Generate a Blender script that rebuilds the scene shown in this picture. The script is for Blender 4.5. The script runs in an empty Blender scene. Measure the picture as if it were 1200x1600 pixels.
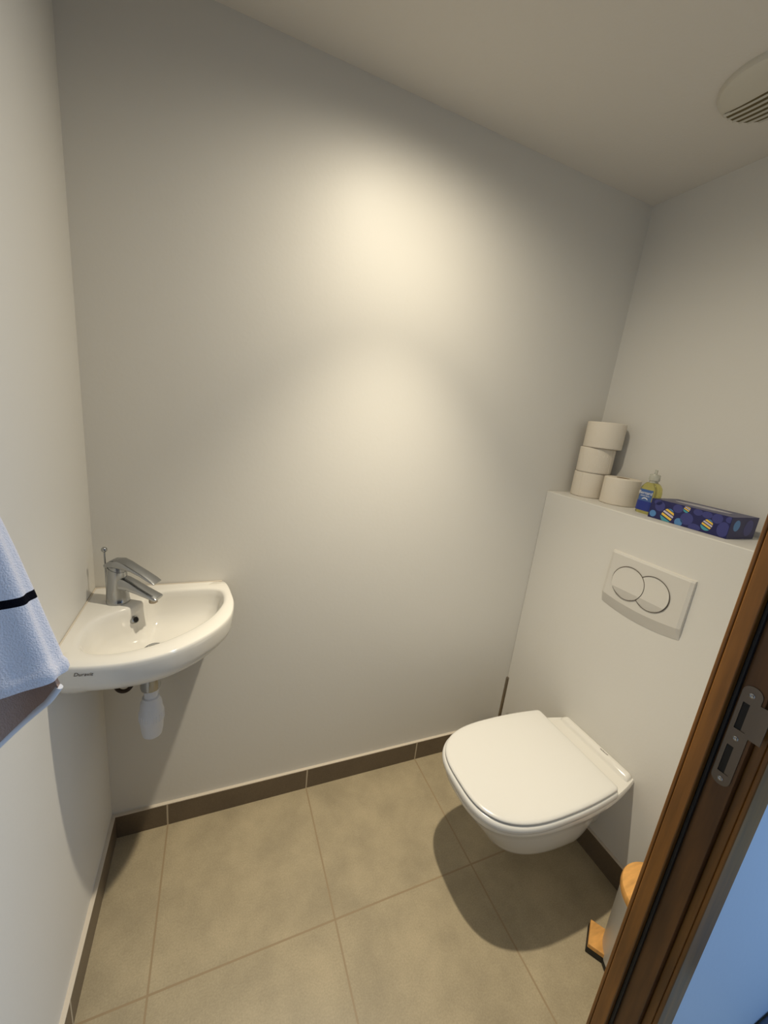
import bpy, bmesh, math, random
from mathutils import Vector, Matrix
random.seed(4)
PI = math.pi
scene = bpy.context.scene
COL = scene.collection

# ------------------------------------------------------------------ camera
yaw, pitch, roll = .4112, -.2432, .1123
fwd = Vector((math.sin(yaw)*math.cos(pitch), math.cos(yaw)*math.cos(pitch), math.sin(pitch)))
rt0 = Vector((math.cos(yaw), -math.sin(yaw), 0))
up0 = rt0.cross(fwd)
rt = rt0*math.cos(roll) + up0*math.sin(roll)
up = -rt0*math.sin(roll) + up0*math.cos(roll)
cam = bpy.data.cameras.new('camera')
cam.sensor_fit = 'HORIZONTAL'; cam.sensor_width = 36; cam.lens = 615.0*36/1200
cam.clip_start = .01
camo = bpy.data.objects.new('camera', cam)
M = Matrix((rt, up, -fwd)).transposed().to_4x4()
M.translation = Vector((.2942, -1.1419, 1.3649))
camo.matrix_world = M
COL.objects.link(camo); scene.camera = camo

# ------------------------------------------------------------------ light
scene.view_settings.view_transform = 'Standard'
scene.view_settings.look = 'None'
scene.view_settings.gamma = 1
scene.view_settings.use_curve_mapping = False
scene.view_settings.exposure = 0.07
world = bpy.data.worlds.new('world'); scene.world = world; world.use_nodes = True
bg = world.node_tree.nodes['Background']
bg.inputs[0].default_value = (.36, .55, 1.0, 1); bg.inputs[1].default_value = .05

LX, LY, LZ = .75, -.415, 2.125
def spot(name, power, angle, blend, size, col=(1, .895, .70)):
    l = bpy.data.lights.new(name, 'SPOT'); l.energy = power; l.color = col
    l.spot_size = math.radians(angle); l.spot_blend = blend; l.shadow_soft_size = size
    o = bpy.data.objects.new(name, l); o.location = (LX, LY, LZ); COL.objects.link(o); return o
spot('ceiling_lamp_beam', 70, 77, 1, .016)
spot('ceiling_lamp_spread', 5, 118, .9, .016)
spot('ceiling_lamp_spill', 21, 174, 1, .03)
# daylight from the corridor window, right of and behind the doorway
wl = bpy.data.lights.new('corridor_daylight', 'AREA'); wl.shape = 'RECTANGLE'; wl.size = .9; wl.size_y = 1.3
wl.energy = 26; wl.color = (.37, .62, 1.0)
wo = bpy.data.objects.new('corridor_daylight', wl); COL.objects.link(wo)
wo.location = (2.5, -1.95, 1.45)
wo.rotation_euler = (Vector((1.0, -1.0, .9))-Vector((2.5, -1.95, 1.45))).to_track_quat('-Z', 'Y').to_euler()

# ------------------------------------------------------------------ materials
def lin(c):
    return tuple((v/255/12.92 if v/255 <= .04045 else ((v/255+.055)/1.055)**2.4) for v in c) + (1,)
def mat(name, col, rough=.5, metal=0, spec=.5, srgb=True, noise=None, bump=None, **kw):
    m = bpy.data.materials.new(name); m.use_nodes = True
    nt = m.node_tree; b = nt.nodes['Principled BSDF']
    c = lin(col) if srgb else tuple(col)+(1,)
    b.inputs['Base Color'].default_value = c
    b.inputs['Roughness'].default_value = rough
    b.inputs['Metallic'].default_value = metal
    b.inputs['Specular IOR Level'].default_value = spec
    for k, v in kw.items(): b.inputs[k.replace('_', ' ')].default_value = v
    if noise or bump:
        tc = nt.nodes.new('ShaderNodeTexCoord')
    if noise:                                     # (scale xyz, amount)
        sc, amt = noise
        mp = nt.nodes.new('ShaderNodeMapping'); mp.inputs['Scale'].default_value = sc
        nt.links.new(tc.outputs['Object'], mp.inputs[0])
        n = nt.nodes.new('ShaderNodeTexNoise'); n.inputs['Scale'].default_value = 1; n.inputs['Detail'].default_value = 5
        nt.links.new(mp.outputs[0], n.inputs['Vector'])
        r = nt.nodes.new('ShaderNodeValToRGB')
        r.color_ramp.elements[0].position = .3; r.color_ramp.elements[1].position = .7
        r.color_ramp.elements[0].color = tuple(v*(1-amt) for v in c[:3])+(1,)
        r.color_ramp.elements[1].color = tuple(min(1, v*(1+amt)) for v in c[:3])+(1,)
        nt.links.new(n.outputs[0], r.inputs[0]); nt.links.new(r.outputs[0], b.inputs['Base Color'])
    if bump:                                      # (scale, strength, distance)
        n = nt.nodes.new('ShaderNodeTexNoise'); n.inputs['Scale'].default_value = bump[0]; n.inputs['Detail'].default_value = 3
        nt.links.new(tc.outputs['Object'], n.inputs['Vector'])
        bp = nt.nodes.new('ShaderNodeBump'); bp.inputs['Strength'].default_value = bump[1]; bp.inputs['Distance'].default_value = bump[2]
        nt.links.new(n.outputs[0], bp.inputs['Height']); nt.links.new(bp.outputs[0], b.inputs['Normal'])
    return m
PAINT = mat('white_satin_paint', (222, 219, 212), .50, spec=.5, bump=(90, .12, .002))
CEILP = mat('white_ceiling_paint', (218, 213, 205), .8, bump=(140, .25, .002))
PORC = mat('white_porcelain', (228, 225, 218), .10, spec=.55)
LIDM = mat('white_seat_plastic', (226, 224, 219), .22, spec=.5)
PLAST = mat('white_plastic', (214, 210, 202), .32)
PIPE = mat('white_pipe_plastic', (225, 228, 236), .4)
CHROME = mat('chrome', (168, 170, 172), .16, 1)
STEEL = mat('brushed_steel', (150, 140, 125), .28, 1)
DARK = mat('dark_gap', (22, 18, 14), .6)
SEAM = mat('grey_seam', (95, 85, 75), .6)
WOOD = mat('stained_door_wood', (130, 84, 31), .36, noise=((60, 60, 5), .38))
WOODD = mat('stained_rebate_wood', (104, 66, 27), .42, noise=((60, 60, 5), .35))
BRONZE = mat('dull_bronze_plate', (118, 108, 98), .4, .85)
BAMBOO = mat('bamboo', (222, 165, 92), .4, noise=((18, 90, 18), .18))
BLACK = mat('black_rubber', (14, 13, 12), .5)
PAPER = mat('toilet_paper', (226, 217, 202), .95, spec=.1, bump=(300, .4, .002))
CARD = mat('brown_cardboard', (160, 135, 105), .9)
SOAP = mat('yellow_soap_in_clear_bottle', (228, 222, 140), .08, Transmission_Weight=.8, IOR=1.4)
CLEAR = mat('clear_bottle_plastic', (226, 226, 214), .1, Transmission_Weight=.6, IOR=1.4)
LABELB = mat('blue_label', (66, 100, 160), .35)
LABELD = mat('deep_blue_label_band', (30, 50, 140), .3)
WHITE = mat('white_print', (232, 232, 236), .4)
NAVY = mat('navy_card', (22, 26, 88), .32)
DBLUE = mat('slate_blue_spot', (58, 62, 128), .35)
SKYB = mat('sky_blue_spot', (84, 138, 196), .35)
TEAL = mat('teal_spot', (70, 158, 176), .35)
YELL = mat('yellow_stripe', (244, 206, 84), .35)
LILAC = mat('lilac_stripe', (206, 198, 220), .35)
PRINT = mat('grey_print', (92, 88, 84), .4)
GROUTL = mat('light_grout_bead', (214, 203, 186), .7)
MATM = mat('dark_grey_pile', (88, 92, 104), 1, spec=.05)

def floor_mat(name, base, var, grout, rough, vertical=False):
    m = bpy.data.materials.new(name); m.use_nodes = True; nt = m.node_tree; N = nt.nodes; Lk = nt.links
    b = N['Principled BSDF']; b.inputs['Roughness'].default_value = rough
    g = N.new('ShaderNodeNewGeometry'); sp = N.new('ShaderNodeSeparateXYZ'); Lk.new(g.outputs['Position'], sp.inputs[0])
    def mth(op, a, bb=None):
        n = N.new('ShaderNodeMath'); n.operation = op
        for i, v in enumerate((a, bb)):
            if v is None: continue
            if isinstance(v, (int, float)): n.inputs[i].default_value = v
            else: Lk.new(v, n.inputs[i])
        return n.outputs[0]
    def line(c, off, w):
        t = mth('FRACT', mth('DIVIDE', mth('ADD', c, -off+9*.45+.225), .45))
        return mth('LESS_THAN', mth('ABSOLUTE', mth('ADD', t, -.5)), w/.45)
    lx = line(sp.outputs[0], .150, .0024); ly = line(sp.outputs[1], -.4202, .0024)
    mask = mth('MAXIMUM', lx, ly)
    n1 = N.new('ShaderNodeTexNoise'); n1.inputs['Scale'].default_value = 7; n1.inputs['Detail'].default_value = 7; n1.inputs['Roughness'].default_value = .62
    Lk.new(g.outputs['Position'], n1.inputs['Vector'])
    r = N.new('ShaderNodeValToRGB'); r.color_ramp.elements[0].position = .32; r.color_ramp.elements[1].position = .68
    c = lin(base)
    r.color_ramp.elements[0].color = tuple(v*(1-var) for v in c[:3])+(1,)
    r.color_ramp.elements[1].color = tuple(v*(1+var) for v in c[:3])+(1,)
    Lk.new(n1.outputs[0], r.inputs[0])
    n2 = N.new('ShaderNodeTexNoise'); n2.inputs['Scale'].default_value = 260; n2.inputs['Detail'].default_value = 2
    Lk.new(g.outputs['Position'], n2.inputs['Vector'])
    mx0 = N.new('ShaderNodeMixRGB'); mx0.blend_type = 'OVERLAY'; mx0.inputs[0].default_value = .22
    Lk.new(r.outputs[0], mx0.inputs[1]); Lk.new(n2.outputs[0], mx0.inputs[2])
    mx = N.new('ShaderNodeMixRGB'); Lk.new(mask, mx.inputs[0]); Lk.new(mx0.outputs[0], mx.inputs[1]); mx.inputs[2].default_value = lin(grout)
    Lk.new(mx.outputs[0], b.inputs['Base Color'])
    bp = N.new('ShaderNodeBump'); bp.inputs['Strength'].default_value = .5; bp.inputs['Distance'].default_value = .002
    Lk.new(mth('SUBTRACT', 1, mask), bp.inputs['Height']); Lk.new(bp.outputs[0], b.inputs['Normal'])
    return m
TILE = floor_mat('beige_stone_tile', (172, 158, 130), .15, (158, 138, 108), .42)
SKIRT = floor_mat('taupe_skirting_tile', (108, 94, 76), .08, (196, 184, 162), .4)

# ------------------------------------------------------------------ helpers
def link(name, me, m=None, parent=None, smooth=False):
    o = bpy.data.objects.new(name, me); COL.objects.link(o)
    if m:
        for x in (m if isinstance(m, (list, tuple)) else [m]): me.materials.append(x)
    if parent: o.parent = parent
    if smooth: me.polygons.foreach_set('use_smooth', [True]*len(me.polygons))
    return o
def sharp(o, deg=35):
    me = o.data; bm = bmesh.new(); bm.from_mesh(me)
    for e in bm.edges:
        e.smooth = not (len(e.link_faces) == 2 and e.calc_face_angle(0) > math.radians(deg))
    bm.to_mesh(me); bm.free(); me.polygons.foreach_set('use_smooth', [True]*len(me.polygons)); return o
def obj(name, bm, m=None, parent=None, smooth=None, bevel=0, seg=3, fix=True):
    if fix: bmesh.ops.recalc_face_normals(bm, faces=bm.faces)
    me = bpy.data.meshes.new(name); bm.to_mesh(me); bm.free()
    o = link(name, me, m, parent)
    if smooth: sharp(o, smooth)
    if bevel:
        md = o.modifiers.new('bevel', 'BEVEL'); md.width = bevel; md.segments = seg; md.limit_method = 'ANGLE'; md.angle_limit = math.radians(40)
        me.polygons.foreach_set('use_smooth', [True]*len(me.polygons)); md.harden_normals = True
    return o
def box(bm, a, b, mi=0):
    x0, y0, z0 = a; x1, y1, z1 = b
    v = [bm.verts.new(p) for p in [(x0,y0,z0),(x1,y0,z0),(x1,y1,z0),(x0,y1,z0),(x0,y0,z1),(x1,y0,z1),(x1,y1,z1),(x0,y1,z1)]]
    for f in [(0,3,2,1),(4,5,6,7),(0,1,5,4),(1,2,6,5),(2,3,7,6),(3,0,4,7)]:
        fc = bm.faces.new([v[i] for i in f]); fc.material_index = mi
def loft(bm, rings, cap0=True, cap1=True, closed=True, mi=0):
    R = [[bm.verts.new(p) for p in r] for r in rings]
    n = len(rings[0])
    for a, b in zip(R[:-1], R[1:]):
        for i in range(n if closed else n-1):
            j = (i+1) % n
            f = bm.faces.new([a[i], a[j], b[j], b[i]]); f.material_index = mi
    if cap0: bm.faces.new(R[0][::-1]).material_index = mi
    if cap1: bm.faces.new(R[-1]).material_index = mi
    return R
def lathe(bm, prof, n=48, c=(0, 0, 0), mi=0, cap0=True, cap1=True):
    loft(bm, [[(c[0]+r*math.cos(2*PI*i/n), c[1]+r*math.sin(2*PI*i/n), c[2]+z) for i in range(n)] for r, z in prof], cap0, cap1, mi=mi)
def tube(bm, pts, r, n=12, mi=0):
    pts = [Vector(p) for p in pts]; rings = []
    nrm = None
    for i, p in enumerate(pts):
        t = (pts[min(i+1, len(pts)-1)]-pts[max(i-1, 0)]).normalized()
        if nrm is None: nrm = t.orthogonal().normalized()
        nrm = (nrm - t*nrm.dot(t)).normalized(); bt = t.cross(nrm)
        rr = r[i] if isinstance(r, (list, tuple)) else r
        rings.append([p + (nrm*math.cos(2*PI*k/n)+bt*math.sin(2*PI*k/n))*rr for k in range(n)])
    loft(bm, rings, mi=mi)
def spline(P, n=8, closed=False):
    P = [Vector(p) for p in P]; out = []
    N = len(P); segs = N if closed else N-1
    for i in range(segs):
        g = lambda k: P[k % N] if closed else P[max(0, min(N-1, k))]
        a, b, c, d = g(i-1), g(i), g(i+1), g(i+2)
        for k in range(n):
            t = k/n
            out.append(.5*((2*b)+(-a+c)*t+(2*a-5*b+4*c-d)*t*t+(-a+3*b-3*c+d)*t**3))
    if not closed: out.append(P[-1])
    return out
def empty(name, label, cat, loc=(0, 0, 0), rz=0, group=None):
    o = bpy.data.objects.new(name, None); COL.objects.link(o); o.empty_display_size = .05
    o.location = loc; o.rotation_euler = (0, 0, rz); tag(o, label, cat, group); return o
def tag(o, label, cat, group=None):
    o['label'] = label; o['category'] = cat
    if group: o['group'] = group
    return o
def struct(o, label=None, cat=None):
    o['kind'] = 'structure'
    if label: o['label'] = label
    if cat: o['category'] = cat
    return o
def text_mesh(name, s, size, mtx, m, parent, extr=.0002, shear=0):
    cu = bpy.data.curves.new(name, 'FONT'); cu.body = s; cu.size = size; cu.extrude = extr; cu.shear = shear; cu.align_x = 'CENTER'; cu.align_y = 'CENTER'
    t = bpy.data.objects.new(name+'_curve', cu); COL.objects.link(t)
    dg = bpy.context.evaluated_depsgraph_get(); me = bpy.data.meshes.new_from_object(t.evaluated_get(dg))
    bpy.data.objects.remove(t); bpy.data.curves.remove(cu)
    me.transform(mtx); o = link(name, me, None, parent)
    me.materials.clear(); me.materials.append(m); return o
def basis(x, y, z, loc):
    m = Matrix((Vector(x), Vector(y), Vector(z))).transposed().to_4x4(); m.translation = Vector(loc); return m

# ------------------------------------------------------------------ room numbers
BX, RX, ZB, H = 1.4665, 1.6692, 1.1465, 2.1565     # cistern face, recess wall, shelf height, ceiling
FY, CY = -.882, -.952                                # front wall: room face, corridor face
JX, HS = .930, .085                                  # right jamb, skirting height
# ------------------------------------------------------------------ structure
def sbox(name, a, b, m, label, cat, bevel=0):
    bm = bmesh.new(); box(bm, a, b); return struct(obj(name, bm, m, bevel=bevel), label, cat)
sbox('floor', (-.1, -2.4, -.1), (3.2, .1, 0), TILE, 'beige stone-look floor tiles with thin grout lines', 'floor')
sbox('ceiling', (-.1, -2.4, H), (3.2, .1, H+.1), CEILP, 'off-white painted ceiling with a fine roller texture', 'ceiling')
sbox('wall_back', (-.1, 0, 0), (RX+.1, .1, H), PAINT, 'long plain white wall between the corner basin and the toilet', 'wall')
sbox('wall_left', (-.1, -2.4, 0), (0, 0, H), PAINT, 'white side wall left of the corner basin', 'wall')
sbox('wall_right', (RX, CY+.01, 0), (RX+.1, 0, H), PAINT, 'white wall set back above the cistern ledge', 'wall')
sbox('wall_cistern', (BX, FY, 0), (RX, 0, ZB), PAINT, 'boxed-in white cistern wall with a ledge on top behind the toilet', 'wall', bevel=.003)
bm = bmesh.new()
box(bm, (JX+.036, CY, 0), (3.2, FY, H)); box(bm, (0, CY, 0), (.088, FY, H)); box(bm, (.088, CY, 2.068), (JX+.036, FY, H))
struct(obj('wall_front', bm, mat('daylight_tinted_wall_paint', (214, 224, 240), .55, bump=(90, .12, .002))), 'white wall around the doorway, with blue daylight tinted into its paint', 'wall')  # part of the blue corridor daylight is put into the wall colour
# skirting tiles with a pale bead along the top
def skirting(name, a, b, inward, label):
    bm = bmesh.new(); box(bm, a, b)
    x0, y0, _ = a; x1, y1, z1 = b
    e = .0028
    box(bm, (x0, y0, z1), (x1, y1, z1+e), 1)
    return struct(obj(name, bm, [SKIRT, GROUTL]), label, 'skirting')
skirting('baseboard_back', (0, -.010, 0), (BX, 0, HS-.003), 0, 'taupe tile skirting along the long white wall')
skirting('baseboard_left', (0, FY, 0), (.010, -.010, HS-.003), 0, 'taupe tile skirting below the left wall')
skirting('baseboard_right', (BX-.010, FY, 0), (BX, -.010, HS-.003), 0, 'taupe tile skirting at the foot of the cistern wall')

# ------------------------------------------------------------------ door frame (structure) with its strike plate
df = bpy.data.objects.new('door_1', None); COL.objects.link(df); df.location = (JX, FY, 0)
struct(df, 'stained wooden door frame with a dull metal strike plate at the right edge', 'door frame')
def dbox(name, boxes, m, bevel=.002):
    bm = bmesh.new()
    for a, b in boxes: box(bm, (a[0]-JX, a[1]-FY, a[2]), (b[0]-JX, b[1]-FY, b[2]))
    return obj(name, bm, m, df, bevel=bevel)
TOP = 2.04
LJ = .12
dbox('door_stop', [((JX, -.9076, 0), (JX+.03, -.8872, TOP))], WOOD, .002)
dbox('room_casing', [((JX+.0006, -.8866, 0), (JX+.045, FY+.0006, TOP+.03))], WOOD, .0018)
dbox('door_seal', [((JX+.0085, -.9128, 0), (JX+.0152, -.9077, TOP))], BLACK, .0015)
dbox('jamb', [((JX+.015, -.9405, 0), (JX+.04, -.9076, TOP))], WOODD, .001)
dbox('casing', [((JX+.0255, -.9586, 0), (JX+.083, -.9522, TOP+.05)), ((JX+.0255, -.9522, 0), (JX+.04, -.9405, TOP))], WOOD, .002)
dbox('door_stop', [((LJ-.03, -.9076, 0), (LJ, FY+.0005, TOP))], WOOD, .0025)
dbox('casing', [((LJ-.083, -.9586, 0), (LJ-.0255, -.9522, TOP+.05)), ((LJ-.03, -.9522, 0), (LJ-.0255, -.9076, TOP))], WOOD, .002)
dbox('door_head', [((LJ-.03, -.9076, TOP), (JX+.03, FY+.0005, TOP+.03)), ((LJ-.0255, -.9586, TOP+.015), (JX+.0255, -.9522, TOP+.05)), ((LJ-.03, -.9522, TOP+.015), (JX+.03, -.9076, TOP+.03))], WOOD, .002)
# strike plate: rounded plate with two holes and a lip
def strike():
    bm = bmesh.new()
    yc, hw, z0, z1 = -.9255, .0112, .915, 1.072
    holes = [(.934, .978), (1.005, 1.046)]
    hy = .0062
    # outline ring split into strips between holes
    def plate(xf):
        pass
    n = 12
    zt = z1-hw; zb = z0+hw
    top = [(yc+hw*math.cos(a), zt+hw*math.sin(a)) for a in [PI*k/n for k in range(n+1)]]
    bot = [(yc-hw*math.cos(a), zb-hw*math.sin(a)) for a in [PI*k/n for k in range(n+1)]]
    x0, x1 = JX+.0136, JX+.0150
    def poly(pts):
        A = [bm.verts.new((x0-JX, y-FY, z)) for y, z in pts]; B = [bm.verts.new((x1-JX, y-FY, z)) for y, z in pts]
        bm.faces.new(A); bm.faces.new(B[::-1])
        for i in range(len(pts)): j = (i+1) % len(pts); bm.faces.new([A[i], B[i], B[j], A[j]])
    poly(top + [(yc-hw, holes[1][1]), (yc+hw, holes[1][1])])
    poly(bot + [(yc+hw, holes[0][0]), (yc-hw, holes[0][0])])
    poly([(yc-hw, holes[0][1]), (yc+hw, holes[0][1]), (yc+hw, holes[1][0]), (yc-hw, holes[1][0])])
    for a, b in holes:
        poly([(yc+hy, a), (yc+hw, a), (yc+hw, b), (yc+hy, b)])
        poly([(yc-hw, a), (yc-hy, a), (yc-hy, b), (yc-hw, b)])
    # lip running to the corridor side beside the latch hole
    box(bm, (x0-JX, yc-hw-.013-FY, 1.000), (x1-JX, yc-hw-FY, 1.052))
    o = obj('strike_plate', bm, BRONZE, df); o['label'] = 'dull bronze strike plate with two rectangular holes'
    for k, (a, b) in enumerate(holes):
        bm = bmesh.new(); box(bm, (JX+.0149-JX, yc-hy-FY, a), (JX+.0152-JX, yc+hy-FY, b)); obj('latch_hole', bm, DARK, o)
        bm = bmesh.new()
        box(bm, (JX+.0146-JX, yc-hy-FY, a), (JX+.0149-JX, yc-hy+.005-FY, b)); obj('keeper', bm, BRONZE, o)
    for z in (.9245, .9915, 1.0590):
        bm = bmesh.new(); lathe(bm, [(.0033, 0), (.0033, .0006), (.0022, .0009), (.0012, .0004)], 16)
        bm.transform(basis((0, 1, 0), (0, 0, 1), (-1, 0, 0), (JX+.0137-JX, yc-FY, z)))
        obj('screw', bm, CHROME, o, smooth=30)
strike()

# ------------------------------------------------------------------ toilet (local x = out from wall, y = along wall towards the door)
RW = PI                                               # local x axis points to -x world
def dee(z, hw, d1, d0=0, hwb=None, n=2.9, dm=None, ns=40, pw=2, cr=0):
    """rounded D outline: straight sides widening from the back, superellipse front"""
    hwb = hw if hwb is None else hwb
    dm = d0+.45*(d1-d0) if dm is None else dm
    pts = []
    for k in range(ns+1):
        t = PI*k/ns
        c, s = math.cos(t), math.sin(t)
        y = hw*math.copysign(abs(c)**(2/n), c); x = dm+(d1-dm)*abs(s)**(2/n)
        pts.append((x, y, z))
    m = 10
    de = d0+cr
    if pw == 3:                                        # waist: narrows early, then runs parallel to the wall
        prof_t = lambda t: min(1, t/.78)**1.5
    else: prof_t = lambda t: t*t
    for k in range(1, m+1):                            # one side back towards the wall
        t = k/m; pts.append((dm+(de-dm)*t, -(hw+(hwb-hw)*prof_t(t)), z))
    if cr:
        for k in range(1, 6): a = PI/2*k/6; pts.append((de-cr*math.sin(a), -(hwb-cr+cr*math.cos(a)), z))
    wb = hwb-cr
    for k in range(1 if not cr else 0, 8 if not cr else 9): t = k/8; pts.append((d0, -wb+2*wb*t, z))
    if cr:
        for k in range(5, 0, -1): a = PI/2*k/6; pts.append((de-cr*math.sin(a), (hwb-cr+cr*math.cos(a)), z))
    for k in range(0, m): t = 1-k/m; pts.append((dm+(de-dm)*t, (hw+(hwb-hw)*prof_t(t)), z))
    return pts
wc = empty('wall_hung_toilet', 'white wall-hung toilet with its lid closed, below the flush plate', 'toilet', (BX, -.443, 0), RW)
bm = bmesh.new()
prof = [(.372, .166, .546, .130), (.366, .170, .552, .134), (.352, .1695, .549, .132), (.343, .166, .541, .118), (.32, .161, .526, .100), (.285, .154, .500, .090), (.25, .145, .474, .084), (.222, .136, .454, .080),
        (.208, .131, .445, .078), (.202, .126, .438, .076), (.199, .113, .420, .073), (.180, .107, .402, .071), (.155, .099, .376, .069), (.132, .090, .350, .067), (.120, .078, .326, .062), (.115, .056, .290, .050)]
loft(bm, [dee(z, hw, d1, 0.0, hb, 2.9, pw=3 if z < .345 else 2) for z, hw, d1, hb in prof])
obj('bowl', bm, PORC, wc, smooth=50)
# raised rear ledge with a groove, straight across the back
bm = bmesh.new()
cs = [(.0, .340), (.0, .378), (.003, .3835), (.010, .386), (.020, .386), (.027, .3835), (.031, .378), (.034, .371), (.040, .3685), (.062, .3685), (.080, .3685), (.105, .3685), (.108, .366), (.108, .340)]
def ledge_ring(y, hw_s, dz):
    return [(d, y*(1+d*1.35), z-dz if z > .35 else z) for d, z in cs]
rings = []
for y, dz in [(-.1275, .02), (-.1262, .010), (-.122, .003), (-.115, 0), (.115, 0), (.122, .003), (.1262, .010), (.1275, .02)]:
    rings.append(ledge_ring(y, 0, dz))
loft(bm, rings)
led = obj('rear_ledge', bm, PORC, wc, smooth=50)
text_mesh('maker_name', 'DURAVIT', .0066, basis((0, 1, 0), (-1, 0, 0), (0, 0, 1), (.0165, .036, .3868)), PRINT, led)
bm = bmesh.new()                                       # seat ring
sp = [(.3725, .164, .545), (.3740, .172, .5535), (.3785, .1762, .5580), (.3860, .1775, .5595), (.3930, .1765, .5585), (.3970, .1735, .5555), (.3985, .168, .550)]
loft(bm, [dee(z, hw, d1, .112, hw-.012, 3.0, .30, cr=.012) for z, hw, d1 in sp])
obj('seat', bm, LIDM, wc, smooth=60)
bm = bmesh.new()                                       # shadow gap between seat and lid
loft(bm, [dee(z, .1675, .5475, .116, .154, 3.0, .30, cr=.012) for z in (.3980, .4012)])
obj('seat_gap', bm, SEAM, wc, smooth=60)
bm = bmesh.new()
lp = [(.4005, .167, .5475), (.4013, .1702, .5510), (.4035, .1722, .5530), (.4062, .1718, .5525), (.4088, .1690, .5495), (.4104, .163, .5430), (.4114, .145, .525), (.4122, .09, .46), (.4125, .03, .34)]
rings = []
for i, (z, hw, d1) in enumerate(lp):
    ins = max(0, .1722-hw)
    rings.append(dee(z, hw, d1, .112+ins*(1 if i else 0), max(.02, hw-.012), 3.0, .30, cr=.012))
loft(bm, rings)
obj('lid', bm, LIDM, wc, smooth=60)

# ------------------------------------------------------------------ flush plate
fp = empty('flush_plate', 'white dual-flush plate with two overlapping round buttons above the toilet', 'flush plate', (BX, -.450, .94), RW)
def plate_d(y, z):                                     # front face distance from wall
    return .0105 + .0045*max(0, (1.0-z)/.16)
bm = bmesh.new()
nx = 28; W = .1225; rows = []
zt = 1.0255-.94
def zb(y): return (.8500-.94) - .0145*(1-(y/W)**2)
fr = [0, .03, .5, .80, .86, .93, .975, 1]
rings = []
for i in range(nx+1):
    y = -W+2*W*i/nx
    ed = min(1, (W-abs(y))/.005); ed = .72+.28*math.sqrt(max(0, 1-(1-ed)**2))
    ring = [(0, y, zt+.001)]
    for f in fr:
        z = zt+(zb(y)-zt)*f
        d = .0110+.0035*f
        if f > .80: d = .0110+.0035*.8 - (.0130)*((f-.80)/.20)**1.05
        if f == 0: d = .0085
        ring.append((d*ed, y, z))
    ring.append((0, y, zb(y)))
    rings.append(ring)
loft(bm, rings)
pl = obj('plate', bm, PLAST, fp, smooth=12)
def disc_button(name, y0, z0, r, cut=None):
    """round key, flat above and folded back below"""
    bm = bmesh.new()
    zf, ztop = z0-.024, z0+r
    def dd(z):
        f = (zt-z)/(zt-zb(y0)); base = .0110+.0035*f
        return base + .0006 + (.0048*(ztop-z)/(ztop-zf) if z > zf else .0048-.22*(zf-z))
    zs = sorted([z0+r*math.cos(PI*k/40) for k in range(41) if abs(z0+r*math.cos(PI*k/40)-zf) > .0006]+[zf])
    R = []
    for z in zs:
        h = math.sqrt(max(1e-9, r*r-(z-z0)**2)); yl, yr = y0-h, y0+h
        if cut:
            q = (cut[2]+.0012)**2-(z-cut[1])**2
            if q > 0: yl = max(yl, cut[0]+math.sqrt(q))
            if yl > yr-.0002: yl = yr-.0002
        ys = [yl+(yr-yl)*k/12 for k in range(13)]
        R.append([(dd(z), y, z) for y in ys]+[(.004, y, z) for y in ys[::-1]])
    loft(bm, R)
    return obj(name, bm, PLAST, fp, smooth=7)
def ring_seam(y0, z0, r, a0, a1):
    bm = bmesh.new(); P = []
    for k in range(61):
        a = math.radians(a0+(a1-a0)*k/60); y = y0+r*math.cos(a); z = z0+r*math.sin(a)
        f = (zt-z)/(zt-zb(y)); P.append((.0110+.0035*f+.0016, y, z))
    tube(bm, P, .0010, 6); o = obj('button_seam', bm, SEAM, fp, smooth=60); return o
c1 = (-.0455, .004, .0515); c2 = (.0275, .004, .0515)
disc_button('flush_button', c1[0], c1[1], c1[2]-.0012)
disc_button('flush_button', c2[0], c2[1], c2[2]-.0012, cut=c1)
ring_seam(c1[0], c1[1], c1[2], 0, 360)
hh = math.degrees(math.acos(((c2[0]-c1[0])/2)/c1[2]))
ring_seam(c2[0], c2[1], c2[2], -(180-hh), 180-hh)

# ------------------------------------------------------------------ corner basin
sk = empty('corner_basin', 'small white corner washbasin fixed between the left and back walls', 'washbasin', (0, 0, .735))
C0 = Vector((.150, -.160))
outer = [(.0015, -.0015), (.10, -.0015), (.20, -.0015), (.295, -.0015), (.312, -.006), (.3215, -.030), (.329, -.077), (.334, -.136), (.325, -.201), (.297, -.256), (.256, -.301), (.210, -.333), (.165, -.349), (.120, -.355), (.070, -.352), (.022, -.3425), (.006, -.336), (.0015, -.318), (.0015, -.21), (.0015, -.10)]
inner = [(.152, -.047), (.225, -.044), (.280, -.048), (.303, -.066), (.3095, -.105), (.304, -.145), (.280, -.201), (.241, -.249), (.193, -.286), (.150, -.305), (.105, -.313), (.066, -.306), (.042, -.285), (.031, -.25), (.031, -.205), (.044, -.168), (.074, -.140), (.100, -.122), (.118, -.100), (.130, -.068)]
def polar(poly, nseg, smooth=True):
    P = [Vector((p[0], p[1], 0)) for p in poly]
    S = spline(P, 10, True) if smooth else P
    res = []
    for k in range(nseg):
        a = 2*PI*k/nseg; d = Vector((math.cos(a), math.sin(a))); best = 0
        for i in range(len(S)):
            p = S[i].to_2d()-C0; q = S[(i+1) % len(S)].to_2d()-C0
            e = q-p; den = d.x*e.y-d.y*e.x
            if abs(den) < 1e-12: continue
            t = (p.x*e.y-p.y*e.x)/den; u = (p.x*d.y-p.y*d.x)/den
            if t > 0 and -1e-6 <= u <= 1+1e-6: best = max(best, t)
        res.append(best)
    return res
NS = 180
Ro = polar(outer, NS, False); Ro_s = polar(outer, NS, True)
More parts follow.
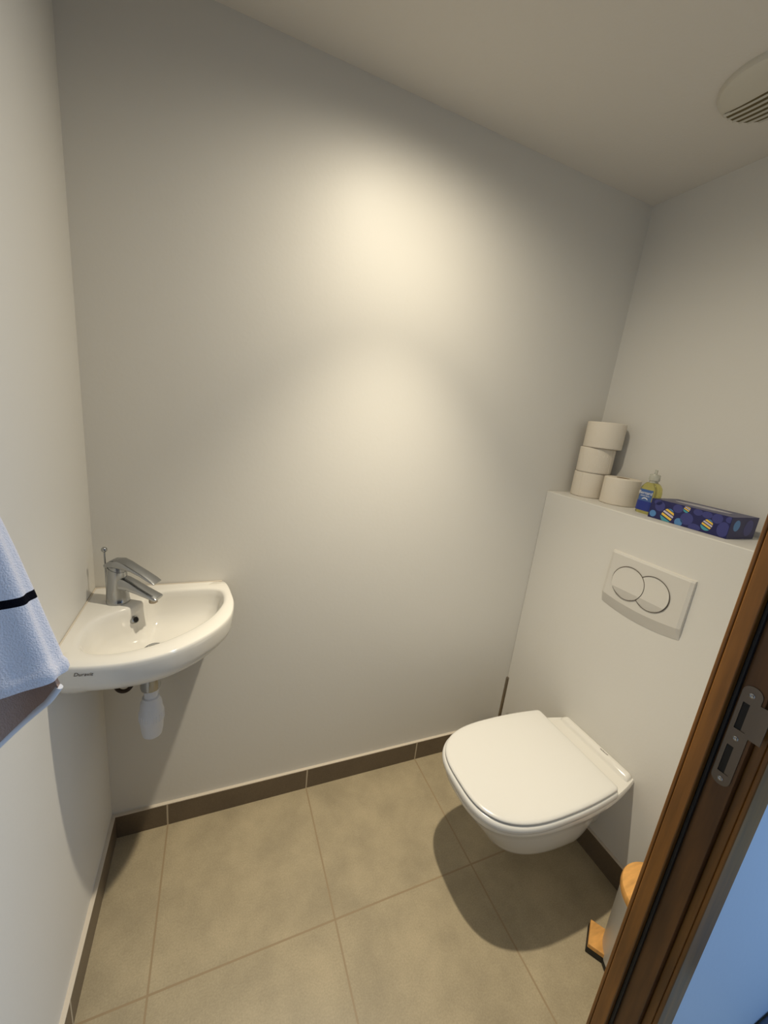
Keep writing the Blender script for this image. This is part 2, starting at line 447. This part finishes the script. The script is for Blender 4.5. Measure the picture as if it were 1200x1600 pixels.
def wallw(k):                                          # 1 where the outline runs along a wall
    a = 2*PI*k/NS; p = C0+Vector((math.cos(a), math.sin(a)))*Ro[k]
    return 1.0 if (p.x < .004 or p.y > -.004) else 0.0
WW = [wallw(k) for k in range(NS)]
Wb = [sum(WW[(k+j) % NS] for j in range(-6, 7))/13 for k in range(NS)]
RO = [Ro[k] if WW[k] else min(Ro_s[k], Ro_s[k]) for k in range(NS)]
for k in range(NS):                                    # keep inside the walls
    a = 2*PI*k/NS; c, s = math.cos(a), math.sin(a)
    if c < 0: RO[k] = min(RO[k], (C0.x-.0012)/-c)
    if s > 0: RO[k] = min(RO[k], (-C0.y-.0012)/s)
RI = polar(inner, NS, True)
ZT = .845-.735
def ring(fn):
    out = []
    for k in range(NS):
        a = 2*PI*k/NS; r, z = fn(k); out.append((C0.x+math.cos(a)*r, C0.y+math.sin(a)*r, z))
    return out
bm = bmesh.new(); rings = []
def und(s, z):                                         # underside rings; near walls stay out to the wall
    return ring(lambda k: (RO[k]*s + Wb[k]*(RO[k]-RO[k]*s)*.75, z))
rings += [ring(lambda k: (.028, .0)), und(.30, .001), und(.50, .006), und(.68, .016), und(.82, .030), und(.91, .043), und(.965, .056), und(.99, .070), und(1.0, ZT-.014), und(1.0, ZT-.006), und(.994, ZT-.002), und(.982, ZT)]
rings += [ring(lambda k: (RI[k]+(RO[k]-RI[k])*.35, ZT)), ring(lambda k: (RI[k]+.006, ZT-.0004)), ring(lambda k: (RI[k]+.002, ZT-.0020)), ring(lambda k: (RI[k]-.001, ZT-.0055))]
for s, z in [(.975, -.020), (.945, -.040), (.89, -.060), (.79, -.076), (.62, -.0865), (.42, -.0925), (.22, -.0950)]:
    rings.append(ring(lambda k, s=s, z=z: (RI[k]*s*(1 - .0) , ZT+z)))
rings.append(ring(lambda k: (.022, ZT-.0960)))
rings.append(ring(lambda k: (.019, ZT-.1020)))
loft(bm, rings)
obj('basin', bm, PORC, sk, smooth=62)
bm = bmesh.new(); lathe(bm, [(.0215, -.002), (.0215, 0), (.017, .0015), (.015, -.001)], 40, (C0.x, C0.y, ZT-.0950)); obj('drain_ring', bm, CHROME, sk, smooth=40)
bm = bmesh.new(); lathe(bm, [(.014, 0), (.0145, .003), (.011, .006), (.004, .0075)], 40, (C0.x, C0.y, ZT-.0965)); obj('drain_plug', bm, CHROME, sk, smooth=40)
# overflow: chrome-rimmed dark hole in the steep wall under the tap
ofn = Vector((.62, -.52, .40)).normalized(); ofc = Vector((.1085, -.1250, ZT-.034))
def orient(n, loc):
    z = Vector(n).normalized(); x = Vector((0, 0, 1)).cross(z).normalized(); y = z.cross(x); return basis(x, y, z, loc)
bm = bmesh.new(); lathe(bm, [(.0088, -.012), (.0088, .0012), (.0068, .0018), (.0062, .0002)], 32, cap0=False, cap1=False)
bm.transform(orient(ofn, ofc)); orr = obj('overflow_ring', bm, CHROME, sk, smooth=40)
bm = bmesh.new(); lathe(bm, [(.0064, -.010), (.0064, .0003)], 32); bm.transform(orient(ofn, ofc)); obj('overflow_hole', bm, DARK, orr)
def front_at(x, z):                                     # outline point of the basin side near x
    best = min(range(NS), key=lambda k: abs(C0.x+math.cos(2*PI*k/NS)*RO[k]-x)+(0 if math.sin(2*PI*k/NS) < 0 else 9))
    a = 2*PI*best/NS; return Vector((C0.x+math.cos(a)*RO[best], C0.y+math.sin(a)*RO[best], z))
pA = front_at(.047, 0); pB = front_at(.071, 0); tx = (pB-pA).normalized(); nz = Vector((tx.y, -tx.x, 0)).normalized()
text_mesh('maker_name', 'Duravit', .0105, basis(tx, (0, 0, 1), nz, (pA+pB)/2+nz*.0006+Vector((0, 0, ZT-.0165))), PRINT, sk, shear=.3)
# sealant bead where the rim meets the walls
bm = bmesh.new()
tube(bm, [(.004, -.004, ZT+.0005), (.306, -.002, ZT+.0002)], .0017, 8); tube(bm, [(.002, -.004, ZT+.0005), (.002, -.330, ZT+.0002)], .0017, 8)
obj('sealant_bead', bm, GROUTL, sk, smooth=60)

# ------------------------------------------------------------------ waste pipe and bottle trap
tr = empty('bottle_trap', 'white plastic bottle trap with a chrome collar hanging under the corner basin', 'waste trap', (.139, -.150, .480))
bm = bmesh.new(); lathe(bm, [(.0195, .255), (.0195, .190), (.0225, .188), (.0228, .156), (.0215, .150), (.012, .150)], 40)
obj('chrome_collar', bm, CHROME, tr, smooth=30)['label'] = 'chrome collar'
bm = bmesh.new(); lathe(bm, [(.0155, .18), (.0155, .105)], 36); obj('inlet_pipe', bm, PIPE, tr, smooth=40)
bm = bmesh.new()
lathe(bm, [(.0165, .126), (.0195, .124), (.0205, .115), (.0245, .108), (.0258, .090), (.0285, .082), (.0290, .058), (.0265, .050), (.0255, .030), (.0225, .012), (.0140, .004), (.004, .0)], 44)
for k in range(24):                                     # grip ribs on the cup ring
    a = 2*PI*k/24; c, s = math.cos(a), math.sin(a)
    tube(bm, [(.0286*c, .0286*s, .061), (.0284*c, .0284*s, .081)], .0011, 6)
obj('trap_cup', bm, PIPE, tr, smooth=35)
bm = bmesh.new(); tube(bm, [(0, .010, .110), (0, .04, .113), (0, .08, .113), (0, .1485, .113)], .0135, 24); obj('outlet_pipe', bm, PIPE, tr, smooth=40)
bm = bmesh.new(); lathe(bm, [(.027, 0), (.027, .004), (.018, .008)], 36); bm.transform(orient((0, -1, 0), (0, .1495, .113))); obj('wall_rosette', bm, PIPE, tr, smooth=30)
ho = empty('supply_hose', 'dark flexible water hose looping left of the bottle trap under the basin', 'hose', (.06, -.12, .60))
bm = bmesh.new(); P = spline([(-.014, .050, .135), (-.006, .000, .078), (.004, -.030, .050), (.018, -.040, .039), (.034, -.037, .041), (.044, -.018, .058), (.046, .015, .09), (.045, .06, .12)], 10)
tube(bm, P, .0048, 12); obj('hose', bm, mat('dark_braided_hose', (62, 50, 38), .4, .6), ho, smooth=60)
ho2 = empty('angle_valve', 'small dark shut-off valve on the back wall, right of the bottle trap', 'valve', (.205, -.0, .66))
bm = bmesh.new(); tube(bm, spline([(0, -.004, .0), (0, -.045, .002), (-.004, -.065, .02), (-.035, -.085, .09)], 8), .0065, 14); obj('valve_pipe', bm, STEEL, ho2, smooth=60)
bm = bmesh.new(); lathe(bm, [(.016, 0), (.016, .003), (.009, .006)], 32); bm.transform(orient((0, -1, 0), (0, 0, 0))); obj('wall_rosette', bm, CHROME, ho2, smooth=30)

# ------------------------------------------------------------------ mixer tap
ang = math.atan2(-.46, .888)
tp = empty('mixer_tap', 'chrome single-lever mixer tap at the back of the corner basin', 'tap', (.067, -.086, .8455), ang)
bm = bmesh.new()
def ell(z, rx, ry, cx=0, tilt=0, n=40): return [(cx+rx*math.cos(2*PI*i/n), ry*math.sin(2*PI*i/n), z+tilt*rx*math.cos(2*PI*i/n)) for i in range(n)]
loft(bm, [ell(0, .0255, .0255), ell(.004, .0255, .0255), ell(.006, .0245, .0245), ell(.03, .0235, .0235, .0), ell(.055, .0222, .0222, .0005), ell(.078, .0212, .0212, .001, -.25), ell(.088, .0205, .0205, .0015, -.38)])
body = obj('tap_body', bm, CHROME, tp, smooth=40)
def blade(secs, n=20, e=3.2):
    """secs: (x, z, half width, half thickness, slope)"""
    bm = bmesh.new(); R = []
    for x, z, hw, ht, sl in secs:
        r = []
        for i in range(n):
            a = 2*PI*i/n; c, s = math.cos(a), math.sin(a)
            y = hw*math.copysign(abs(c)**(2/e), c); q = ht*math.copysign(abs(s)**(2/e), s)
            r.append((x-q*math.sin(sl), y, z+q*math.cos(sl)))
        R.append(r)
    loft(bm, R); return bm
obj('spout', blade([(.004, .050, .0185, .020, -.25), (.020, .051, .0180, .0165, -.35), (.038, .048, .0175, .0125, -.42), (.060, .040, .0172, .0092, -.42), (.085, .031, .0172, .0068, -.40), (.103, .0245, .0170, .0055, -.40), (.106, .0235, .0160, .0045, -.40)]), CHROME, tp, smooth=50)
bm = bmesh.new(); lathe(bm, [(.0092, -.010), (.0098, -.009), (.0098, .002)], 28, (.092, 0, .021)); obj('aerator', bm, STEEL, tp, smooth=40)
obj('lever', blade([(-.0225, .0905, .012, .0015, .55), (-.018, .0955, .0175, .0050, .45), (-.004, .1010, .0195, .0095, .15), (.014, .1020, .0195, .0110, -.05), (.030, .0990, .0175, .0085, -.22), (.048, .0925, .0162, .0055, -.38), (.070, .0830, .0158, .0040, -.45), (.094, .0705, .0158, .0032, -.50), (.104, .0645, .0150, .0022, -.5)]), CHROME, tp, smooth=50)
bm = bmesh.new(); loft(bm, [ell(.070, .0196, .0196, .0015), ell(.095, .0188, .0188, .001)]); obj('cartridge_collar', bm, CHROME, tp, smooth=40)
bm = bmesh.new(); tube(bm, [(-.0285, .0, .0), (-.0285, .0, .126)], .0019, 12); pr = obj('popup_rod', bm, CHROME, tp, smooth=60)
bm = bmesh.new(); bmesh.ops.create_uvsphere(bm, u_segments=20, v_segments=14, radius=.0066, matrix=Matrix.Translation((-.0285, 0, .131))); obj('knob', bm, CHROME, pr, smooth=80)

# ------------------------------------------------------------------ towel on its hook
hk = empty('towel_hook', 'small chrome wall hook holding the towel on the left wall', 'hook', (0, -.70, 1.43))
bm = bmesh.new(); lathe(bm, [(.018, 0), (.018, .004), (.006, .006)], 28); bm.transform(orient((1, 0, 0), (0, 0, 0)))
tube(bm, spline([(.004, 0, 0), (.035, 0, -.004), (.05, 0, .004), (.055, 0, .022)], 8), .004, 12)
obj('hook_body', bm, CHROME, hk, smooth=40)
def towel_mat():
    m = mat('pale_blue_towel_with_black_band', (224, 221, 226), .95, spec=.1, bump=(700, .7, .0016))
    nt = m.node_tree; b = nt.nodes['Principled BSDF']
    tc = nt.nodes.new('ShaderNodeTexCoord'); s = nt.nodes.new('ShaderNodeSeparateXYZ'); nt.links.new(tc.outputs['Object'], s.inputs[0])
    a = nt.nodes.new('ShaderNodeMath'); a.operation = 'SUBTRACT'; a.inputs[1].default_value = .1135; nt.links.new(s.outputs[2], a.inputs[0])
    c = nt.nodes.new('ShaderNodeMath'); c.operation = 'ABSOLUTE'; nt.links.new(a.outputs[0], c.inputs[0])
    l = nt.nodes.new('ShaderNodeMath'); l.operation = 'LESS_THAN'; l.inputs[1].default_value = .0040; nt.links.new(c.outputs[0], l.inputs[0])
    mx = nt.nodes.new('ShaderNodeMixRGB'); mx.inputs[1].default_value = lin((224, 221, 226)); mx.inputs[2].default_value = lin((12, 12, 20))
    nt.links.new(l.outputs[0], mx.inputs[0]); nt.links.new(mx.outputs[0], b.inputs['Base Color'])
    return m
tw = empty('hand_towel', 'pale blue towel with a thin black band hanging at the left edge', 'towel', (0, -.72, 1.055))
bm = bmesh.new(); R = []
nu = 96
rows = [(.365, .022, .020, .045), (.34, .030, .026, .045), (.28, .044, .032, .052), (.20, .0555, .038, .060), (.15, .062, .040, .066), (.10, .0680, .043, .071), (.05, .0735, .045, .0765), (.038, .0745, .046, .078), (.034, .0765, .0475, .079), (.027, .0770, .0475, .080), (.022, .0755, .046, .080), (.026, .070, .040, .079), (.07, .064, .036, .072)]
for (z, rx, ry, cx) in rows:
    r = []
    f = min(1, .35+(.365-z)*2.2)
    for i in range(nu):
        a = 2*PI*i/nu
        w = 1+.10*f*math.sin(5*a+z*4)*max(0, .6-math.cos(a)*.6)+.035*f*math.sin(9*a-z*7)
        x = cx+rx*w*math.cos(a); y = ry*.62*w*math.sin(a)
        x = max(.003+.0005*math.sin(i), x)
        r.append((x, y, z+.0025*math.cos(a)*f+.004*f))
    R.append(r)
loft(bm, R, cap0=True, cap1=False)
obj('towel_front', bm, towel_mat(), tw, smooth=80)
# longer reverse layer hanging lower behind, cut on a slant
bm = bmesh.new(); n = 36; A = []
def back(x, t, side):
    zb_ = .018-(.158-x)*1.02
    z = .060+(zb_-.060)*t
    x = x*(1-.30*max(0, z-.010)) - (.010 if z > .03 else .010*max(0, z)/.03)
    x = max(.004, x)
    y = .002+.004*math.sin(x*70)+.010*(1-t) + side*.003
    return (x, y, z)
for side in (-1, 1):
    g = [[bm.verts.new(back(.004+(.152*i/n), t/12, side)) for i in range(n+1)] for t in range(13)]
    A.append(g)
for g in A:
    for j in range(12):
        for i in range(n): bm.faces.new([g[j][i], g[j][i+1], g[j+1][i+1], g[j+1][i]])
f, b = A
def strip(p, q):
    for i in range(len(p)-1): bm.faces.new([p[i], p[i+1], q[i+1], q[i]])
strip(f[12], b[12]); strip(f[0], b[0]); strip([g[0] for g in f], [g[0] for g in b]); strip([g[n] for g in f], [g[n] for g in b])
o = obj('towel_reverse', bm, mat('shaded_towel_reverse', (176, 150, 136), .95, spec=.1, bump=(700, .7, .0016)), tw, smooth=80)  # taupe base colour carries the shade on this layer of the towel
o['label'] = 'reverse side hanging below the hem, shade put into its taupe colour'
bm = bmesh.new(); P = [Vector(back(.004+.152*i/n, 1, 0))+Vector((0, 0, -.001)) for i in range(n+1)]
tube(bm, P, .0036, 8); obj('hem', bm, mat('white_hem', (222, 222, 226), .95), tw, smooth=80)['label'] = 'white hem'

# ------------------------------------------------------------------ things on the ledge
def roll(name, label, v, d, z, r, rz, h=.0912, m=PAPER):
    t = empty(name, label, 'toilet roll', (BX-d, -v, z), rz, 'toilet rolls on the ledge')
    bm = bmesh.new()
    n = 72; pr = [(.0215, 0), (r-.003, 0), (r-.0006, .0015), (r, .005), (r, h-.005), (r-.0006, h-.0015), (r-.003, h), (.0215, h)]
    R = []
    for rr, zz in pr:
        R.append([((rr+(.0004*math.sin(3*a)+.0005*math.sin(7*a+zz*30) if rr > .03 else 0))*math.cos(a), (rr+(.0004*math.sin(3*a) if rr > .03 else 0))*math.sin(a), zz) for a in [2*PI*i/n for i in range(n)]])
    L = loft(bm, R, False, False)
    for i in range(n): bm.faces.new([L[-1][i], L[-1][(i+1) % n], L[0][(i+1) % n], L[0][i]])
    obj('paper', bm, m, t, smooth=50)
    bm = bmesh.new(); lathe(bm, [(.0213, .0005), (.0213, h-.0005), (.0200, h-.0005), (.0200, .0005)], 40, cap0=False, cap1=False); obj('cardboard_core', bm, CARD, t, smooth=60)
    bm = bmesh.new()                                    # loose paper edge
    a0 = 2.2; Rr = []
    for k in range(8):
        a = a0+k*.02; q = r+.0010
        Rr.append([(q*math.cos(a), q*math.sin(a), .003), (q*math.cos(a), q*math.sin(a), h-.003), ((q-.0012)*math.cos(a), (q-.0012)*math.sin(a), h-.003), ((q-.0012)*math.cos(a), (q-.0012)*math.sin(a), .003)])
    loft(bm, Rr); obj('loose_end', bm, m, t, smooth=60)
    return t
roll('toilet_roll', 'toilet roll at the bottom of the stack of three', .0740, -.124, ZB, .0580, 1.0)
roll('toilet_roll', 'toilet roll in the middle of the stack of three', .0770, -.124, ZB+.0918, .0590, 2.6, .0905)
roll('toilet_roll', 'topmost toilet roll of the stack, slightly wider than those below', .0885, -.128, ZB+.1828, .0640, 4.1, .0915)
roll('toilet_roll', 'single toilet roll standing between the stack and the soap bottle', .1975, -.132, ZB, .0575, .4, .0925)
# soap bottle (local x = out from wall, y = along wall)
sb = empty('soap_bottle', 'clear bottle of yellow liquid soap with a blue label beside the tissue box', 'soap bottle', (BX+.097, -.3265, ZB), PI-.10)
def slab(z, hy, hx, e=3.2, n=48): return [(hx*math.copysign(abs(math.cos(a))**(2/e), math.cos(a)), hy*math.copysign(abs(math.sin(a))**(2/e), math.sin(a)), z) for a in [2*PI*i/n for i in range(n)]]
bm = bmesh.new(); loft(bm, [slab(.0, .029, .014), slab(.003, .0315, .0165), (slab(.045, .0325, .0175)), slab(.072, .0325, .0175), slab(.085, .0300, .0165), slab(.094, .0245, .0145, 2.6), slab(.100, .0170, .0130, 2.2)])
obj('bottle_body', bm, SOAP, sb, smooth=45)
bm = bmesh.new(); lathe(bm, [(.0135, .0995), (.0125, .104), (.0125, .108)], 32); obj('bottle_neck', bm, CLEAR, sb, smooth=30)
bm = bmesh.new(); lathe(bm, [(.0150, .107), (.0155, .108), (.0150, .124), (.0135, .1265), (.006, .127), (.0045, .128), (.004, .140), (.003, .141)], 36); obj('bottle_cap', bm, CLEAR, sb, smooth=30)
def label_patch(name, y0, y1, z0, z1, m, off):
    bm = bmesh.new(); R = []
    def fx(y):
        e = 3.2; return .0175*(max(0, 1-abs(y/.0325)**e))**(1/e)
    for k in range(13):
        y = y0+(y1-y0)*k/12; x = fx(y)+off
        R.append([(x, y, z0), (x, y, z1), (x-.0004, y, z1), (x-.0004, y, z0)])
    loft(bm, R); return obj(name, bm, m, sb, smooth=60)
lb = label_patch('front_label', -.0245, .0215, .040, .077, LABELB, .0006)
lb2 = label_patch('lower_label', -.0280, .0260, .010, .0405, LABELD, .0007)
fb = basis((0, 1, 0), (0, 0, 1), (1, 0, 0), (.0183, -.0015, .066))
text_mesh('label_name', 'Bernard', .0145, fb, WHITE, lb)
text_mesh('label_line', 'savon doux', .0068, basis((0, 1, 0), (0, 0, 1), (1, 0, 0), (.0183, -.0015, .057)), WHITE, lb)
bm = bmesh.new()
for s in (-1, 1):
    R = [[(.0182+e, s*.010*t, .050-.004*t*t+.0016), (.0182+e, s*.010*t, .050-.004*t*t-.0016)] for t in (0, .25, .5, .75, 1) for e in (0,)]
    for p, q in zip(R[:-1], R[1:]): bm.faces.new([bm.verts.new(c) for c in (p[0], q[0], q[1], p[1])])
obj('label_emblem', bm, WHITE, lb)
# tissue box
tbx = empty('tissue_box', 'navy cardboard tissue box with blue and yellow spots on the ledge', 'tissue box', (BX+.0560, -.362, ZB), PI-.045)
TL, TD, TH = .2180, .115, .0590                         # local: x from 0 to -TD (front at x=0), y 0..TL
bm = bmesh.new(); box(bm, (-TD, 0, 0), (0, TL, TH))
carton = obj('carton', bm, NAVY, tbx, bevel=.0012)
def spots(face, items, name):
    """flat printed shapes lying on a face; clipped to the face rectangle"""
    bm = bmesh.new(); mats = [DBLUE, SKYB, TEAL, YELL, LILAC]
    Wf, Hf = face[3], TH
    def put(pts, mi, off):
        cl = []
        for u, v in pts: cl.append((min(max(u, .0008), Wf-.0008), min(max(v, .0008), Hf-.0008)))
        vs = [bm.verts.new(face[0]+face[1]*u+Vector((0, 0, 1))*v+face[2]*off) for u, v in cl]
        try: f = bm.faces.new(vs); f.material_index = mi
        except ValueError: pass
    for it in items:
        if it[0] == 'c':
            _, u, v, r, mi = it[:5]; ry = it[5] if len(it) > 5 else r
            put([(u+r*math.cos(a), v+ry*math.sin(a)) for a in [2*PI*k/32 for k in range(32)]], mi, .00018)
        else:                                            # striped ball
            _, u, v, r = it
            for j, (a, b, mi) in enumerate([(-.98, -.50, 2), (-.34, -.04, 3), (.10, .36, 4), (.48, .76, 3), (.84, 1.0, 1)]):
                pts = []; th = math.radians(22)
                def P(p, q): return (u+r*(p*math.cos(th)+q*math.sin(th)), v+r*(p*-math.sin(th)*-1+q*-math.cos(th)*-1))
                for k in range(9):
                    s = a+(b-a)*k/8; w = math.sqrt(max(0, 1-s*s))*(.92 if mi == 2 else .80); pts.append((s, w))
                for k in range(8, -1, -1):
                    s = a+(b-a)*k/8; w = -math.sqrt(max(0, 1-s*s))*(.92 if mi == 2 else .80); pts.append((s, w))
                c_, s_ = math.cos(th), math.sin(th)
                put([(u+r*(p*s_+q*c_*-1), v+r*(p*c_+q*s_)) for p, q in [(pp[0]*1, pp[1]) for pp in pts]], mi, .00030)
    me = bpy.data.meshes.new(name); bm.to_mesh(me); bm.free()
    o = link(name, me, mats, carton); return o
front = (Vector((0, 0, 0)), Vector((0, 1, 0)), Vector((1, 0, 0)), TL)
side = (Vector((0, TL, 0)), Vector((-1, 0, 0)), Vector((0, 1, 0)), TD)
spots(front, [('c', .014, .014, .010, 1), ('c', .022, .050, .012, 0, .008), ('c', .030, .040, .015, 0), ('c', .082, .046, .014, 0, .012), ('c', .112, .024, .0175, 0), ('c', .093, .009, .0115, 1), ('c', .137, .007, .016, 0, .010),
              ('c', .136, .050, .012, 0, .009), ('c', .186, .046, .013, 0), ('c', .160, .049, .013, 0, .009), ('c', .205, .022, .014, 0, .020), ('c', .213, .050, .008, 0),
              ('b', .058, .019, .0215), ('b', .106, .051, .0105), ('b', .166, .023, .0165)], 'printed_spots')
spots(side, [('c', .028, .036, .013, 1, .015), ('c', .080, .030, .018, 0, .022)], 'printed_spots')
bm = bmesh.new(); n = 40
loft(bm, [[(-TD/2+.022*math.cos(a)*s, TL/2+.075*math.sin(a)*s, TH+z) for a in [2*PI*i/n for i in range(n)]] for s, z in ((1, -.0002), (1, .0007), (.9, .0007))])
obj('opening_film', bm, mat('milky_film', (150, 148, 166), .15), carton, smooth=60)

# ------------------------------------------------------------------ ceiling vent
vc = empty('ceiling_vent', 'round off-white extractor vent with curved louvres on the ceiling', 'vent', (1.412, -.452, H), 0)
VM = mat('aged_white_plastic', (206, 201, 188), .45)
va = 0.0                                                 # louvres fill the half of the cover nearer the cistern wall
bm = bmesh.new(); lathe(bm, [(.105, 0), (.105, -.006), (.102, -.012), (.094, -.0165), (.06, -.019), (.02, -.0195)], 72); obj('vent_cover', bm, VM, vc, smooth=30)
bm = bmesh.new(); n = 30; rr = .091; th = math.acos(-.016/rr)
pts = [(rr*math.cos(a), rr*math.sin(a)) for a in [va-th+2*th*k/n for k in range(n+1)]]
A = [bm.verts.new((x, y, -.0150)) for x, y in pts]; B = [bm.verts.new((x, y, -.0202)) for x, y in pts]
bm.faces.new(A); bm.faces.new(B[::-1])
for i in range(len(pts)): j = (i+1) % len(pts); bm.faces.new([A[i], B[i], B[j], A[j]])
obj('louvre_recess', bm, mat('dark_vent_gap', (96, 84, 52), .7), vc)  # dark brown face behind the louvres
for k in range(6):
    d0 = -.014+.0168*k
    bm = bmesh.new(); P = []
    hwid = math.sqrt(max(1e-6, (rr+.002)**2-d0**2))
    for t in range(25):
        s = -1+2*t/24; P.append((d0+.008*(1-s*s)-.003, s*hwid*.99))
    R = [[(x-.0012, y, -.0190), (x+.0030, y, -.0190), (x+.0030, y, -.0232), (x+.0008, y, -.0236)] for x, y in P]
    loft(bm, R); obj('louvre', bm, VM, vc, smooth=50)

# ------------------------------------------------------------------ pedal bin
pb = empty('pedal_bin', 'white pedal bin with a bamboo lid and pedal beside the door frame', 'bin', (BX-.142, -.782, 0))
bm = bmesh.new(); lathe(bm, [(.078, .012), (.082, .014), (.0835, .02), (.0862, .235), (.0875, .238), (.0875, .2435), (.080, .2435)], 72); obj('bin_body', bm, PLAST, pb, smooth=40)
bm = bmesh.new(); lathe(bm, [(.080, 0), (.0838, .002), (.0838, .0155), (.078, .0155)], 72); obj('bin_base', bm, BLACK, pb, smooth=40)
bm = bmesh.new(); lathe(bm, [(.082, .2440), (.0885, .2450), (.0895, .252), (.0895, .262), (.0875, .2665), (.070, .2675), (.02, .2680)], 72); obj('bin_lid', bm, BAMBOO, pb, smooth=40)['label'] = 'round bamboo lid'
pa = math.atan2(.084, -.062)
pd = Vector((-(.060), .087, 0)).normalized(); pt = Vector((-pd.y, pd.x, 0))
# local frame here is world-aligned: -x is out from the wall, +y towards the back wall
bm = bmesh.new(); q = []
for s, u in [(-.0335, .060), (.0335, .060), (.0335, .116), (-.0335, .116)]:
    q.append(pd*u+pt*s)
for z0, z1 in ((.020, .034),):
    loft(bm, [[(v.x, v.y, z0) for v in q], [(v.x, v.y, z1) for v in q]])
obj('pedal', bm, BAMBOO, pb, bevel=.002)['label'] = 'bamboo foot pedal'
bm = bmesh.new(); q = [pd*u+pt*s for s, u in [(-.0335, .070), (.0335, .070), (.0335, .1175), (-.0335, .1175)]]
loft(bm, [[(v.x, v.y, 0) for v in q], [(v.x, v.y, .020) for v in q]]); obj('pedal_pad', bm, BLACK, pb, bevel=.002)

# ------------------------------------------------------------------ toilet brush in the corner
tb = empty('toilet_brush', 'toilet brush with a slim steel handle in the corner behind the toilet', 'toilet brush', (BX-.088, -.088, 0))
bm = bmesh.new(); lathe(bm, [(.044, 0), (.045, .002), (.045, .118), (.043, .120), (.041, .118)], 44); obj('holder', bm, STEEL, tb, smooth=40)
bm = bmesh.new(); lathe(bm, [(.040, .112), (.041, .121), (.010, .124), (.0062, .128), (.0062, .388), (.0050, .3905)], 36); obj('handle', bm, STEEL, tb, smooth=40)

# ------------------------------------------------------------------ mat on the corridor floor
bm = bmesh.new(); R = []
for j in range(10):
    y = CY-.003-.24*j/9
    R.append([(1.50+.42*i/16, y, 0) for i in range(17)])
L0 = [[bm.verts.new((x, y, 0.001)) for x, y, _ in r] for r in R]
L1 = [[bm.verts.new((x, y, .030+.008*random.random())) for x, y, _ in r] for r in R]
for g in (L0, L1):
    for j in range(9):
        for i in range(16): bm.faces.new([g[j][i], g[j][i+1], g[j+1][i+1], g[j+1][i]])
def st(p, q):
    for i in range(len(p)-1): bm.faces.new([p[i], p[i+1], q[i+1], q[i]])
st(L0[0], L1[0]); st(L0[9], L1[9]); st([g[0] for g in L0], [g[0] for g in L1]); st([g[16] for g in L0], [g[16] for g in L1])
mo = obj('floor_mat', bm, MATM, None, smooth=60)
mo.modifiers.new('sub', 'SUBSURF').render_levels = 2
tag(mo, 'dark grey deep-pile mat on the corridor floor at the bottom right corner', 'mat')
